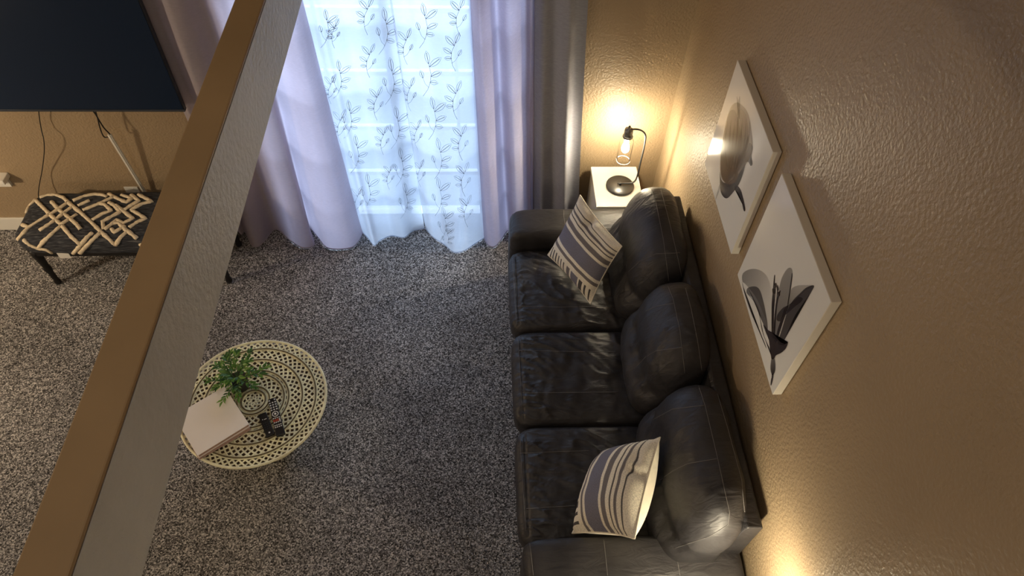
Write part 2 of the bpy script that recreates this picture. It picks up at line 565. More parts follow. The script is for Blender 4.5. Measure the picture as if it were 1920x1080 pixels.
# patio door with muntin grid
pd = thing('door_1', 'white patio door with a grid of panes behind the sheers', None, ((OX0 + OX1) / 2, D + 0.07, 0))
pd['kind'] = 'structure'
fr = MB()
yd0, yd1 = D + 0.03, D + 0.11
fr.box((OX0, yd0, 0), (OX0 + 0.06, yd1, OZ)).box((OX1 - 0.06, yd0, 0), (OX1, yd1, OZ))
fr.box((OX0 + 0.06, yd0, OZ - 0.06), (OX1 - 0.06, yd1, OZ)).box((OX0 + 0.06, yd0, 0), (OX1 - 0.06, yd1, 0.10))
fr.build('frame', M['vinyl'], pd)
xm = (OX0 + OX1) / 2
MB().box((xm - 0.02, yd0, 0.10), (xm + 0.02, yd1, OZ - 0.06)).build('meeting_stile', M['vinyl'], pd)
zs = [0.10, 0.46, 0.84, 1.24, 1.64, 2.0]
for (xa, xb) in ((OX0 + 0.06, xm - 0.02), (xm + 0.02, OX1 - 0.06)):
    for i in range(5):
        MB().box((xa, D + 0.068, zs[i] + 0.012), (xb, D + 0.074, zs[i + 1] - 0.012)).build('pane', M['pane'], pd)
    for z in zs[1:5]:
        MB().box((xa, D + 0.055, z - 0.014), (xb, D + 0.085, z + 0.014)).build('muntin', M['vinyl'], pd)
    xv = (xa + xb) / 2
    for i in range(5):
        MB().box((xv - 0.010, D + 0.058, zs[i] + 0.014), (xv + 0.010, D + 0.082, zs[i + 1] - 0.014)).build('muntin', M['vinyl'], pd)
ps = MB().box((-5, D + 0.14, -0.16), (4, 9.5, -0.05)).build('patio_slab', M['patio'])
tag(ps, 'grey concrete patio outside the glazed door', None, None, 'structure')

# ceiling beam crossing the view
BT = 2.60
kk = (EYE.z - BT) / 1.65
bxl, bxr = -1.0441 * kk, -0.9197 * kk
bzb = EYE.z - 1.994 * kk
bm_ = MB().box((bxl, YN, bzb), (bxr, D, BT - 0.012))
beam = structure(bm_, 'trim_2', M['beam'], 'long drywall beam running diagonally across the view above the woven table')
MB().box((bxl, YN, BT - 0.012), (bxr - 0.001, D, BT)).build('beam_cap', M['beam_top'], beam, bevel=0.004)

# sill of another window at the far left
ws = MB()
ws.box((XL, D - 0.085, 0.495), (-3.045, D, 0.53))
sill = structure(ws, 'trim_3', M['white'], 'white window sill end on the tan wall at far left', 0.005)
MB().box((XL, D - 0.02, 0.42), (-3.07, D, 0.495)).build('apron', M['white'], sill)

# ------------------------------------------------------------------ curtains
ZT = 2.22
class Drape:
    """a hanging cloth: fold lines from a top row to a hem row, both on real planes"""
    def __init__(self, hem, depth_top=0.45, ybase=3.40, flare=0.85, lim=3.462, ymin=3.12, n=7, fold=0.030):
        self.fold = fold
        B, T = [], []
        for (hx, hy, tx) in hem:
            b = at(hx, hy, 'z', 0.006)
            b.y = max(ymin, min(lim, b.y))
            y = ybase + (b.y - 3.39) * depth_top
            t = at(tx, 0, 'y', y)
            T.append(t)
            B.append(b)
        self.B = crom(B, n)
        self.T = crom(T, n)
        self.flare = flare
        self.nu = len(self.B)
    def P(self, i, z):
        b, t = self.B[i], self.T[i]
        zt = t.z
        g = max(0.0, (z - 0.006) / (zt - 0.006)) ** self.flare
        p = b.lerp(t, g)
        p.z = z
        w = (0.006 * noise.noise((p.x * 6, z * 2.5, 3.1)) + self.fold * noise.noise((t.x * 11, z * 0.5, 7.7))) * sstep(0.0, 0.25, z)
        p.y = min(3.466, p.y + w)
        return p
    def grid(self, nz=44):
        zs_ = [0.006 + (ZT - 0.006) * (k / nz) ** 1.25 for k in range(nz + 1)]
        return [[self.P(i, z) for i in range(self.nu)] for z in zs_]
    def build(self, name, mat, label, cat, group=None):
        g = self.grid()
        nz, nu = len(g), self.nu
        c = sum((p for p in g[0]), Vector()) / nu
        vs = [p for row in g for p in row]
        fs = [(j * nu + i, j * nu + i + 1, (j + 1) * nu + i + 1, (j + 1) * nu + i) for j in range(nz - 1) for i in range(nu - 1)]
        root = thing(name, label, cat, (c.x, c.y, 0), group)
        self.obj = mesh_obj('cloth', vs, fs, mat, root, True)
        # stitched hem along the foot
        hb = MB().tube([self.P(i, 0.012) for i in range(self.nu)], 0.004, 5)
        hb.build('hem', mat, root, True)
        self.root = root
        self.bvh = BVHTree.FromPolygons([tuple(v) for v in vs], fs)
        return root

left = Drape([(446, 430, 244), (453, 440, 264), (460, 436, 286), (472, 460, 305), (484, 463, 322), (497, 452, 345), (518, 428, 372), (543, 450, 398), (567, 465, 424),
              (589, 460, 448), (582, 428, 470), (597, 446, 490), (616, 466, 512), (655, 466, 535), (671, 455, 552), (684, 428, 567)])
left.build('curtain', M['lilac'], 'lilac floor length curtain left of the sheers, flaring onto the carpet', 'curtain')
rin = Drape([(903, 432, 879), (912, 456, 892), (926, 464, 899), (940, 450, 916), (953, 434, 930), (966, 452, 950), (980, 448, 968), (990, 436, 984), (996, 440, 996), (1001, 428, 1003)], depth_top=1.0)
rin.build('curtain', M['lilac_dimmed'], 'lilac curtain right of the sheers, meeting the sofa arm', 'curtain')
rout = Drape([(1002, 430, 1003), (1016, 446, 1020), (1034, 438, 1038), (1050, 452, 1058), (1060, 456, 1072), (1068, 436, 1081), (1084, 440, 1103)], depth_top=0.35, fold=0.014)
rout.build('curtain', M['lilac_unlit'], 'lilac curtain panel, coloured grey for lack of backlight, hanging beside the lamp corner', 'curtain')

sh1 = Drape([(672, 428, 556), (690, 446, 575), (702, 461, 588), (712, 452, 604), (734, 443, 640), (757, 446, 676), (774, 434, 702), (797, 418, 736)], ybase=3.43, depth_top=0.35)
sh1.build('sheer_curtain', M['sheer'], 'left white sheer curtain panel with embroidered leaf vines', 'curtain')
sh2 = Drape([(799, 412, 731), (809, 442, 752), (819, 450, 772), (832, 458, 794), (848, 472, 816), (858, 474, 834), (872, 470, 848), (893, 456, 866), (916, 442, 884)], ybase=3.43, depth_top=0.35)
sh2.build('sheer_curtain', M['sheer'], 'right white sheer curtain panel with leaf vines beside the lilac drape', 'curtain')

# curtain rod (above the view) that carries them
rodt = thing('curtain_rod', 'grey curtain rod above the patio door', 'rod', (-0.5, 3.42, ZT))
MB().tube([(-1.95, 3.42, ZT + 0.012), (0.72, 3.42, ZT + 0.012)], 0.012, 10).build('rod', M['black_metal'], rodt, True)
for bx in (-1.9, -0.5, 0.68):
    MB().box((bx - 0.012, 3.42, ZT + 0.0), (bx + 0.012, D, ZT + 0.022)).build('bracket', M['black_metal'], rodt)

# embroidered sprigs, stitched onto the sheers where the cloth really is
def stitch_line(mb, drape, px_pts, r=0.0016):
    r *= 0.62
    out, nr = [], []
    for (x, y) in px_pts:
        d = ray(x, y).normalized()
        loc, nor, idx, dist = drape.bvh.ray_cast(EYE, d)
        if loc is None:
            continue
        if nor.dot(d) > 0:
            nor = -nor
        out.append(loc + nor * 0.002)
        nr.append(nor)
    if len(out) >= 2:
        mb.tube(out, r, 4, nrm=nr, flat=0.5)

def leaf_outline(x, y, ang, L, wd_):
    pts = []
    ca, sa = math.cos(ang), math.sin(ang)
    for k in range(13):
        t = k / 12 * 2
        u = t if t <= 1 else 2 - t
        s = 1 if t <= 1 else -1
        a, b = u * L, s * wd_ * math.sin(math.pi * u) ** 0.8
        pts.append((x + a * ca - b * sa, y + a * sa + b * ca))
    return pts

def sprig(drape, x, y, s=1.0, flip=1, lean=0.0, fat=1.0):
    mb = MB()
    def tr(px, py):
        c, sn = math.cos(lean), math.sin(lean)
        px *= flip
        return (x + s * (px * c - py * sn), y + s * (px * sn + py * c))
    stitch_line(mb, drape, [tr(*q) for q in ((-5, 50), (2, 38), (6, 24), (6, 10), (2, -2), (0, -8))], 0.0016)
    stitch_line(mb, drape, [tr(*q) for q in ((4, 34), (-3, 28), (-8, 18))], 0.0013)
    for (lx, ly, a, L, w_) in ((0, -8, -1.85, 24, 4.2), (2, -3, -0.75, 27, 5.2), (6, 14, -0.50, 21, 4.8), (5, 24, 0.05, 15, 4.0), (-8, 18, -1.95, 15, 3.4)):
        pl = [tr(*q) for q in leaf_outline(lx, ly, a, L, w_ * fat)]
        stitch_line(mb, drape, pl, 0.0016)
        mid = [tr(lx + t * L * math.cos(a), ly + t * L * math.sin(a)) for t in (0.0, 0.3, 0.6, 0.85)]
        stitch_line(mb, drape, mid, 0.0026)
    if mb.v:
        o = mb.build('embroidered_sprig', M['thread'], drape.root, True)
sprigs1 = [(612, 45, .9, 1), (628, 55, .7, -1), (636, 140, .9, 1), (622, 160, .7, -1), (655, 215, .9, 1), (640, 228, .8, -1), (668, 280, .9, 1), (690, 352, .9, 1), (672, 370, .7, -1),
           (690, 20, .9, -1), (694, 105, .8, -1), (708, 185, .8, -1), (720, 255, .7, -1), (731, 325, .6, -1),
           (722, 48, 1.1, 1), (734, 142, 1.1, 1), (744, 230, 1.0, 1), (752, 305, .9, 1), (760, 368, .85, 1)]
sprigs2 = [(763, 78, .85, -1), (770, 168, .8, -1), (783, 245, .7, -1), (789, 318, .65, -1),
           (796, 38, 1.05, 1), (803, 128, 1.05, 1), (813, 212, 1.0, 1), (824, 288, .95, 1), (824, 360, .9, 1), (833, 412, .8, 1),
           (853, 88, .9, -1), (856, 178, .9, -1), (866, 258, .85, -1), (871, 328, .8, -1), (876, 388, .75, -1), (838, 440, .6, 1), (862, 22, .9, -1)]
for (x, y, s, fl) in sprigs1:
    sprig(sh1, x, y, s, fl, 0.12)
for (x, y, s, fl) in sprigs2:
    sprig(sh2, x, y, s, fl, 0.08)

# ------------------------------------------------------------------ sofa
def superbox(c, h, n=7, res=(14, 14, 8), fn=None):
    """rounded box: subdivided cube pulled onto an Lp ball, then displaced by fn(local, world)"""
    vs, fs, idx = [], [], {}
    def vid(p):
        k = tuple(round(x, 5) for x in p)
        if k not in idx:
            q = Vector(p)
            m = max(abs(x) for x in q)
            nn = (sum(abs(x) ** n for x in q)) ** (1 / n)
            q = q * (m / nn)
            w = Vector((c[0] + q.x * h[0], c[1] + q.y * h[1], c[2] + q.z * h[2]))
            if fn:
                w = fn(q, w)
            idx[k] = len(vs)
            vs.append(w)
        return idx[k]
    for ax in range(3):
        a1, a2 = (ax + 1) % 3, (ax + 2) % 3
        r1, r2 = res[a1], res[a2]
        for sgn in (-1, 1):
            for i in range(r1):
                for j in range(r2):
                    q = []
                    for (di, dj) in ((0, 0), (1, 0), (1, 1), (0, 1)):
                        p = [0, 0, 0]
                        p[ax] = sgn
                        # edges get denser rows
                        s1 = -1 + 2 * (i + di) / r1
                        s2 = -1 + 2 * (j + dj) / r2
                        p[a1] = math.sin(s1 * math.pi / 2) * 0.5 + s1 * 0.5
                        p[a2] = math.sin(s2 * math.pi / 2) * 0.5 + s2 * 0.5
                        q.append(vid(p))
                    fs.append(tuple(q) if sgn > 0 else tuple(reversed(q)))
    return vs, fs

sofa = thing('sofa', 'charcoal faux leather three seat sofa along the tan wall', 'sofa', (0.65, 1.965, 0))

def leather_part(name, vs, fs, parent=sofa):
    o = mesh_obj(name, vs, fs, M['leather'], parent, True)
    return o, BVHTree.FromPolygons([tuple(v) for v in vs], fs)

def seam(parent, bvh, px, r=0.0022, lift=0.0006):
    """double-stitched seam following the upholstery"""
    pts = densify([(x, y, 0) for (x, y) in px], 5)
    out, nr = [], []
    for p in pts:
        d = ray(p.x, p.y).normalized()
        loc, nor, i, dist = bvh.ray_cast(EYE, d)
        if loc is None:
            continue
        if nor.dot(d) > 0:
            nor = -nor
        if out and (loc - out[-1]).length > 0.12:
            break
        out.append(loc + nor * lift)
        nr.append(nor)
    if len(out) >= 2:
        mb = MB()
        mb.tube(densify(out, 0.011), r * 0.62, 5, nrm=None)
        o = mb.build('seam', M['seam'], parent, True)

# base, feet
MB().box((0.21, 0.90, 0.07), (1.10, 3.03, 0.335)).build('base', M['leather'], sofa, bevel=0.02)
for fx in (0.26, 1.04):
    for fy in (0.96, 2.97):
        MB().lathe([(0.022, 0), (0.03, 0.075)], (fx, fy, 0), 12).build('foot', M['leg_black'], sofa, True)
# arms: tall rounded blocks with a soft roll on top
def arm_fn(q, w):
    if q.z > 0.2:
        w.z += 0.012 * (1 - q.y ** 2)
        w.y += 0.010 * (1 if q.y > 0 else -1) * sstep(0.3, 0.8, q.z) * abs(q.y)
    w += Vector((0, 0, 1)) * 0.004 * noise.noise(w * 7)
    return w
arms = {}
for key, yc in (('far', 2.965), ('near', 0.945)):
    xe = 1.135 if key == 'near' else 1.12
    vs, fs = superbox(((0.16 + xe) / 2, yc, 0.335), ((xe - 0.16) / 2, 0.108, 0.275), 9, (26, 12, 12), arm_fn)
    arms[key] = leather_part('armrest', vs, fs)
seam(arms['far'][0], arms['far'][1], [(1057, 389), (1057, 405), (1061, 430)])
seam(arms['near'][0], arms['near'][1], [(1131, 1006), (1134, 1030), (1139, 1079)])
seam(arms['near'][0], arms['near'][1], [(1264, 1020), (1269, 1045), (1275, 1079)])
seam(arms['near'][0], arms['near'][1], [(992, 1008), (996, 1040), (1000, 1079)])
seam(arms['far'][0], arms['far'][1], [(960, 391), (957, 430), (957, 460)])

# back frame: leaning slab behind the cushions
bf = [(1.00, 0.30), (1.02, 0.60), (1.045, 0.915), (1.055, 0.93), (1.112, 0.93), (1.120, 0.915), (1.115, 0.60), (1.10, 0.30)]
MB().prism([(x, 0.965, z) for x, z in bf], (0, 1.885, 0)).build('back_frame', M['leather'], sofa, bevel=0.006)

# seats
def seat_fn(y0, y1, seed):
    def fn(q, w):
        if q.z > 0:
            puff = (1 - q.x ** 4) * (1 - q.y ** 4)
            w.z += 0.022 * puff
            # gathers pulled in from the front seam and the sides
            fx = math.exp(-((w.x - 0.215) / 0.10) ** 2)
            w.z += q.z * (0.006 * noise.noise((w.x * 4 + seed, w.y * 34, seed)) * fx)
            w.z += q.z * 0.0065 * noise.noise((w.x * 9 + seed, w.y * 16 + w.x * 8, 2.0 + seed)) * puff
            w.z += q.z * 0.005 * noise.noise((w.x * 22, w.y * 9 - w.x * 10, 5.0 + seed)) * puff
            def ridge(n_):
                return max(0.0, 1 - abs(n_) * 4.2) ** 1.6
            msk = sstep(-0.15, 0.25, noise.noise((w.x * 4 + seed, w.y * 4, 9.0 + seed)))
            w.z += q.z * 0.0150 * ridge(noise.noise((w.x * 5 - w.y * 2 + seed, w.y * 13 + w.x * 8, 1.0 + seed))) * msk * min(1, puff * 1.6)
            w.z += q.z * 0.0085 * ridge(noise.noise((w.x * 9 + seed, w.y * 30 + w.x * 10, 4.0 + seed))) * min(1, puff * 1.6) * (0.35 + fx)
            # recessed front seam
            w.z -= 0.007 * math.exp(-((w.x - 0.20) / 0.008) ** 2) * sstep(0.5, 0.9, q.z)
        if q.x < -0.5:
            w.x -= 0.012 * (1 - q.z ** 2)
        return w
    return fn
seat_parts = []
for k, (y0, y1) in enumerate(((2.252, 2.852), (1.668, 2.246), (1.060, 1.662))):
    vs, fs = superbox((0.515, (y0 + y1) / 2, 0.40), (0.355, (y1 - y0) / 2, 0.085), 8, (84, 84, 6), seat_fn(y0, y1, k * 3.7))
    seat_parts.append(leather_part('seat_cushion', vs, fs))
for k, lines in enumerate([
        [[(961, 484), (966, 565), (969, 612)], [(966, 574), (1050, 576), (1138, 574)]],
        [[(971, 628), (975, 691), (980, 788)], [(973, 657), (1060, 659), (1155, 660)], [(979, 737), (1070, 736), (1160, 735)]],
        [[(975, 806), (977, 854), (986, 995)], [(975, 850), (1040, 847), (1105, 845)], [(983, 954), (1030, 951), (1079, 948)]]]):
    for ln in lines:
        seam(seat_parts[k][0], seat_parts[k][1], ln)

# back cushions: lofted profile with a lumbar roll below and a big roll above
PROF = [(0.985, 0.44), (1.03, 0.62), (1.06, 0.80), (1.078, 0.93), (1.045, 1.005), (0.965, 1.025), (0.885, 0.985), (0.825, 0.895), (0.792, 0.79),
        (0.785, 0.715), (0.765, 0.672), (0.735, 0.61), (0.735, 0.53), (0.775, 0.455), (0.87, 0.425)]
def back_cushion(y0, y1, seed, far_r=4.0, near_r=4.0, dz=0.0):
    prof = crom([(x, 0, z + dz) for x, z in PROF], 7, True)
    n = len(prof)
    ctr = Vector((0.95, 0, 0.70))
    rows = 72
    vs, fs = [], []
    for j in range(rows + 1):
        s = -math.cos(math.pi * j / rows)
        pw = far_r if s > 0 else near_r
        k = max(0.0, 1 - abs(s) ** pw) ** (1 / 2.6)
        k = 0.05 + 0.95 * k
        y = (y0 + y1) / 2 + s * (y1 - y0) / 2
        for i, p in enumerate(prof):
            d = p - ctr
            low = sstep(0.75, 0.5, p.z)
            kk_ = k + (1 - k) * 0.35 * low * (1 if k > 0.3 else k)
            q = ctr + d * kk_
            q.y = y
            nrm = d.normalized()
            pin = math.exp(-((p.z - 0.70) / 0.05) ** 2) * (1 if p.x < 0.85 else 0)
            ends = 1 - k
            q += nrm * (0.010 * noise.noise((q.x * 7, q.y * 5 + seed, q.z * 7)) + 0.006 * noise.noise((q.x * 17, q.y * 14 + seed, q.z * 12))) * k
            q += nrm * 0.007 * max(0.0, 1 - abs(noise.noise((q.x * 6 + q.z * 5, q.y * 12 - q.z * 9, seed + 2.0))) * 3.4) ** 2 * sstep(-0.1, 0.3, noise.noise((q.x * 3, q.y * 5, seed + q.z * 4))) * k
            q += nrm * pin * 0.014 * noise.noise((seed, q.y * 38, 1.5)) * k
            q += nrm * 0.010 * noise.noise((q.y * 10, seed + q.z * 30, q.x * 30)) * sstep(0.05, 0.5, ends) * k
            vs.append(q)
    for j in range(rows):
        for i in range(n):
            fs.append((j * n + i, j * n + (i + 1) % n, (j + 1) * n + (i + 1) % n, (j + 1) * n + i))
    fs.append(tuple(range(n - 1, -1, -1)))
    fs.append(tuple(rows * n + k for k in range(n)))
    return leather_part('back_cushion', vs, fs)
bcs = [back_cushion(2.262, 2.955, 1.0), back_cushion(1.672, 2.256, 5.0), back_cushion(0.925, 1.666, 9.0)]
for k, lines in enumerate([
        [[(1216, 345), (1230, 380), (1244, 450), (1254, 527)], [(1238, 352), (1256, 420), (1270, 480), (1280, 528)], [(1178, 510), (1200, 490), (1230, 476), (1275, 474)]],
        [[(1252, 536), (1262, 560), (1275, 620), (1284, 700)], [(1285, 540), (1296, 580), (1308, 640), (1316, 695)], [(1194, 687), (1210, 670), (1230, 658), (1281, 651)], [(1212, 583), (1232, 574), (1263, 569)]],
        [[(1308, 718), (1322, 760), (1346, 861), (1368, 961), (1365, 984), (1330, 1006), (1264, 1028)], [(1342, 728), (1364, 802), (1390, 900), (1396, 960)],
         [(1238, 900), (1260, 884), (1290, 869), (1346, 860)], [(1224, 787), (1261, 767), (1320, 760)]]]):
    for ln in lines:
        seam(bcs[k][0], bcs[k][1], ln)

# ------------------------------------------------------------------ throw pillows
def pillow(label, corners, T=0.075, dents=(), seed=0.0):
    """corners: foot-left, foot-right, head-right, head-left (as seen from the front)"""
    c = [Vector(q) for q in corners]
    ctr = sum(c, Vector()) / 4
    nrm = ((c[1] - c[0]).cross(c[3] - c[0])).normalized()
    if nrm.dot(EYE - ctr) < 0:
        nrm = -nrm
    root = thing('throw_pillow', label, 'pillow', (ctr.x, ctr.y, min(q.z for q in c)), 'striped throw pillows')
    n = 30
    def S(i, j, side):
        u, v = i / n, j / n
        a, b = 2 * u - 1, 2 * v - 1
        a2 = a * (1 - 0.07 * (1 - b * b) * abs(a))
        b2 = b * (1 - 0.07 * (1 - a * a) * abs(b))
        uu, vv = (a2 + 1) / 2, (b2 + 1) / 2
        p = c[0].lerp(c[1], uu).lerp(c[3].lerp(c[2], uu), vv)
        h = T * (max(0, (1 - abs(a) ** 2.2)) * max(0, (1 - abs(b) ** 2.2))) ** 0.55
        e = 1 if h > 0.001 else 0
        if side > 0:
            for (du, dv, su, sv, am) in dents:
                h -= am * math.exp(-((u - du) / su) ** 2 - ((v - dv) / sv) ** 2) * e
            h += 0.006 * noise.noise((u * 6 + seed, v * 6, seed)) * e
        return p + nrm * h * side
    for side, nm, mt in ((1, 'front', M['pillow']), (-1, 'back', M['pillow_back'])):
        vs = [S(i, j, side) for j in range(n + 1) for i in range(n + 1)]
        uv = [(i / n, j / n) for j in range(n + 1) for i in range(n + 1)]
        fs = [(j * (n + 1) + i, j * (n + 1) + i + 1, (j + 1) * (n + 1) + i + 1, (j + 1) * (n + 1) + i) for j in range(n) for i in range(n)]
        mesh_obj(nm, vs, fs, mt, root, True, uv)
    edge = [S(i, 0, 1) for i in range(n)] + [S(n, j, 1) for j in range(n)] + [S(n - i, n, 1) for i in range(n)] + [S(0, n - j, 1) for j in range(n)]
    MB().tube(edge, 0.0035, 5, closed=True).build('piping', M['pillow_back'], root, True)
    return root
pillow('striped throw pillow leaning in the corner by the lamp', [at(1027, 478, 'z', .555), at(1107, 570, 'z', .555), at(1166, 462, 'z', .88), at(1088, 366, 'z', .88)],
       0.085, [(0.42, 0.93, 0.06, 0.10, 0.035), (0.60, 0.86, 0.16, 0.05, 0.018)], 1.0)
pillow('striped throw pillow slumped against the near sofa arm', [at(1135, 848, 'z', .555), at(1073, 1000, 'z', .555), at(1190, 1010, 'z', .88), at(1238, 820, 'z', .88)],
       0.125, [(0.42, 0.97, 0.05, 0.10, 0.04), (0.30, 0.90, 0.08, 0.04, 0.02)], 4.0)

# ------------------------------------------------------------------ end table and lamp
def end_table(x0, x1, y0, y1, zt, label):
    t = thing('end_table', label, 'table', ((x0 + x1) / 2, (y0 + y1) / 2, 0), None)
    MB().box((x0, y0, zt - 0.035), (x1, y1, zt)).build('tabletop', M['white_table'], t, bevel=0.003)
    MB().box((x0 + 0.006, y0 + 0.006, 0.05), (x0 + 0.024, y1 - 0.006, zt - 0.035)).build('side_panel', M['white_table'], t)
    MB().box((x1 - 0.024, y0 + 0.006, 0.05), (x1 - 0.006, y1 - 0.006, zt - 0.035)).build('side_panel', M['white_table'], t)
    MB().box((x0 + 0.024, y1 - 0.02, 0.05), (x1 - 0.024, y1 - 0.006, zt - 0.035)).build('back_panel', M['white_table'], t)
    MB().box((x0 + 0.024, y0 + 0.01, 0.28), (x1 - 0.024, y1 - 0.02, 0.30)).build('shelf', M['white_table'], t)
    MB().box((x0 + 0.006, y0 + 0.006, 0.0), (x1 - 0.006, y1 - 0.006, 0.05)).build('plinth', M['white_table'], t)
    return t
end_table(0.705, 1.005, 3.09, 3.455, 0.60, 'small white end table in the corner under the lamp')

def table_lamp(bx, by, zt, label, s=1.0):
    t = thing('table_lamp', label, 'lamp', (bx, by, zt))
    MB().lathe([(0.086, 0.0), (0.088, 0.004), (0.088, 0.014), (0.084, 0.019), (0.0, 0.0195)], (bx, by, zt), 40, cap=False).build('base', M['black_metal'], t, True)
    pts = [(bx - 0.02, by - 0.005, zt + 0.034), (bx + 0.05, by - 0.005, zt + 0.034), (bx + 0.082, by - 0.005, zt + 0.045), (bx + 0.096, by - 0.003, zt + 0.085), (bx + 0.099, by, zt + 0.20), (bx + 0.099, by, zt + 0.36),
           (bx + 0.088, by, zt + 0.425), (bx + 0.05, by, zt + 0.458), (bx + 0.0, by, zt + 0.462), (bx - 0.012, by, zt + 0.462)]
    MB().tube(crom(pts, 6), 0.0055, 8).build('arm', M['black_metal'], t, True)
    MB().lathe([(0.008, 0.0), (0.008, 0.016)], (bx - 0.0, by, zt + 0.0185), 10).build('arm_mount', M['black_metal'], t, True)
    sx = bx - 0.012
    MB().lathe([(0.006, 0.485), (0.008, 0.478), (0.008, 0.464), (0.024, 0.462), (0.026, 0.452), (0.026, 0.412), (0.0, 0.412)][::-1], (sx, by, zt), 20, cap=False).build('socket', M['filament_cap'], t, True)
    MB().lathe([(0.031, 0.404), (0.031, 0.412), (0.0265, 0.414)], (sx, by, zt), 20, cap=False).build('collar', M['filament_cap'], t, True)
    MB().lathe([(0.028, 0.406), (0.040, 0.385), (0.043, 0.36), (0.043, 0.24), (0.041, 0.222)], (sx, by, zt), 28, cap=False).build('glass_shade', M['glass'], t, True)
    MB().tube([Vector((sx, by, zt + 0.222)) + Vector((math.cos(a), math.sin(a), 0)) * 0.041 for a in [2 * math.pi * k / 28 for k in range(28)]], 0.0016, 6, closed=True).build('glass_rim', M['rim'], t, True)
    MB().lathe([(0.0, 0.285), (0.012, 0.289), (0.021, 0.302), (0.024, 0.318), (0.020, 0.338), (0.013, 0.36), (0.011, 0.385), (0.011, 0.402)], (sx, by, zt), 18, cap=False).build('bulb', M['bulb'], t, True)
    return t
lamp_a = table_lamp(0.872, 3.268, 0.60, 'small dark metal table lamp with a lit bulb on the white end table')
# its twin stands on a second table beyond the near arm (just below the frame; it lights the wall there)
end_table(0.74, 1.04, 0.45, 0.80, 0.60, 'second white end table beyond the near sofa arm, below the frame')
table_lamp(0.93, 0.655, 0.60, 'second dark metal lamp beyond the near sofa arm, below the frame')

# ------------------------------------------------------------------ canvas prints
FT = 0.038
XF = W - FT
def canvas(label, yc, zc, s, dark):
    root = thing('canvas_print', label, 'picture', (W, yc, zc - s), 'floral canvases on the tan wall')
    b = MB().box((XF, yc - s, zc - s), (W - 0.003, yc + s, zc + s))
    b.build('canvas', M['canvas_side'], root, bevel=0.002)
    MB().box((XF - 0.0008, yc - s + 0.001, zc - s + 0.001), (XF, yc + s - 0.001, zc + s - 0.001)).build('glossy_face', M['canvas'], root)
    return root
pic1 = canvas('white square canvas with a smoky brown tulip, the farther of two', 2.3614, 1.643, 0.3007, 0)
pic2 = canvas('white square canvas with a purple grey lily, nearest the viewer', 1.6378, 1.6464, 0.3007, 0)

ink_n = [0]
def print_shape(root, outline, name, a0, a1, axis_px, feather=0.0, kx=0.0):
    """flat printed shape from its outline; ink grades from a0 to a1 along axis_px (two points)"""
    ink_n[0] += 1
    x = XF - 0.0011 - 0.00012 * (ink_n[0] % 14)
    pts = crom([(px, py, 0) for px, py in outline], 4, True)
    W3 = [at(p.x, p.y, 'x', x) for p in pts]
    (ax, ay), (bx, by) = axis_px
    def val(px, py):
        dx, dy = bx - ax, by - ay
        t = ((px - ax) * dx + (py - ay) * dy) / (dx * dx + dy * dy)
        t = min(1, max(0, t))
        return a0 + (a1 - a0) * t
    bm = bmesh.new()
    vs = [bm.verts.new(p) for p in W3]
    f = bm.faces.new(vs)
    bmesh.ops.triangulate(bm, faces=[f])
    bmesh.ops.subdivide_edges(bm, edges=bm.edges[:], cuts=1, use_grid_fill=True)
    off = parent_loc(root)
    me = bpy.data.meshes.new(name)
    vals = []
    for v in bm.verts:
        d = v.co - EYE
        z = d.dot(FWD)
        vals.append(val(960 + FPX * d.dot(RGT) / z, 540 - FPX * d.dot(UPV) / z))
        v.co = v.co - off
    bm.to_mesh(me)
    bm.free()
    at_ = me.attributes.new('ink', 'FLOAT', 'POINT')
    at_.data.foreach_set('value', vals)
    me.materials.append(M['ink_brown'] if root is pic1 and name in ('petal', 'petal_vein') else M['ink'])
    return link(bpy.data.objects.new(name, me), root)

def c2(pts):   # detail crop of the near print -> photo pixels
    return [(1370 + x / 4.0, 480 + y / 4.0) for x, y in pts]
def c1(pts):   # detail crop of the far print
    return [(1310 + x / 2.842, 100 + y / 2.842) for x, y in pts]
A2 = lambda a, b: c2([a, b])
A1 = lambda a, b: c1([a, b])
print_shape(pic2, c2([(92, 130), (150, 98), (215, 105), (270, 150), (300, 230), (312, 330), (318, 450), (316, 600), (300, 600), (280, 520), (200, 330), (120, 220), (88, 190)]), 'petal', 0.42, 0.10, A2((90, 150), (320, 260)))
print_shape(pic2, c2([(86, 190), (100, 270), (150, 420), (210, 560), (265, 690), (250, 640), (180, 480), (130, 340), (100, 250)]), 'petal', 0.75, 0.9, A2((86, 190), (265, 690)))
print_shape(pic2, c2([(118, 265), (130, 238), (180, 228), (215, 250), (240, 320), (262, 420), (278, 530), (270, 560), (240, 500), (210, 400), (170, 320), (125, 285)]), 'petal', 0.55, 0.62, A2((130, 240), (275, 540)))
print_shape(pic2, c2([(125, 285), (170, 330), (205, 400), (222, 470), (250, 600), (290, 690), (300, 740), (270, 660), (235, 560), (215, 450), (180, 350)]), 'petal', 0.85, 0.97, A2((125, 285), (300, 740)))
print_shape(pic2, c2([(425, 95), (455, 92), (464, 130), (455, 220), (436, 330), (430, 400), (390, 500), (350, 610), (325, 640), (330, 520), (345, 400), (360, 260), (385, 160)]), 'petal', 0.38, 0.55, A2((440, 100), (340, 620)))
print_shape(pic2, c2([(458, 130), (464, 150), (452, 240), (436, 340), (420, 420), (430, 330), (448, 220)]), 'petal', 0.65, 0.85, A2((460, 130), (425, 420)))
print_shape(pic2, c2([(455, 250), (500, 222), (560, 218), (620, 222), (560, 260), (500, 320), (440, 370), (436, 330)]), 'petal', 0.25, 0.45, A2((560, 215), (440, 370)))
print_shape(pic2, c2([(625, 222), (600, 275), (540, 360), (480, 450), (430, 560), (385, 660), (355, 650), (380, 560), (430, 400), (470, 330), (520, 280), (570, 235)]), 'petal', 0.78, 0.72, A2((620, 222), (370, 660)))
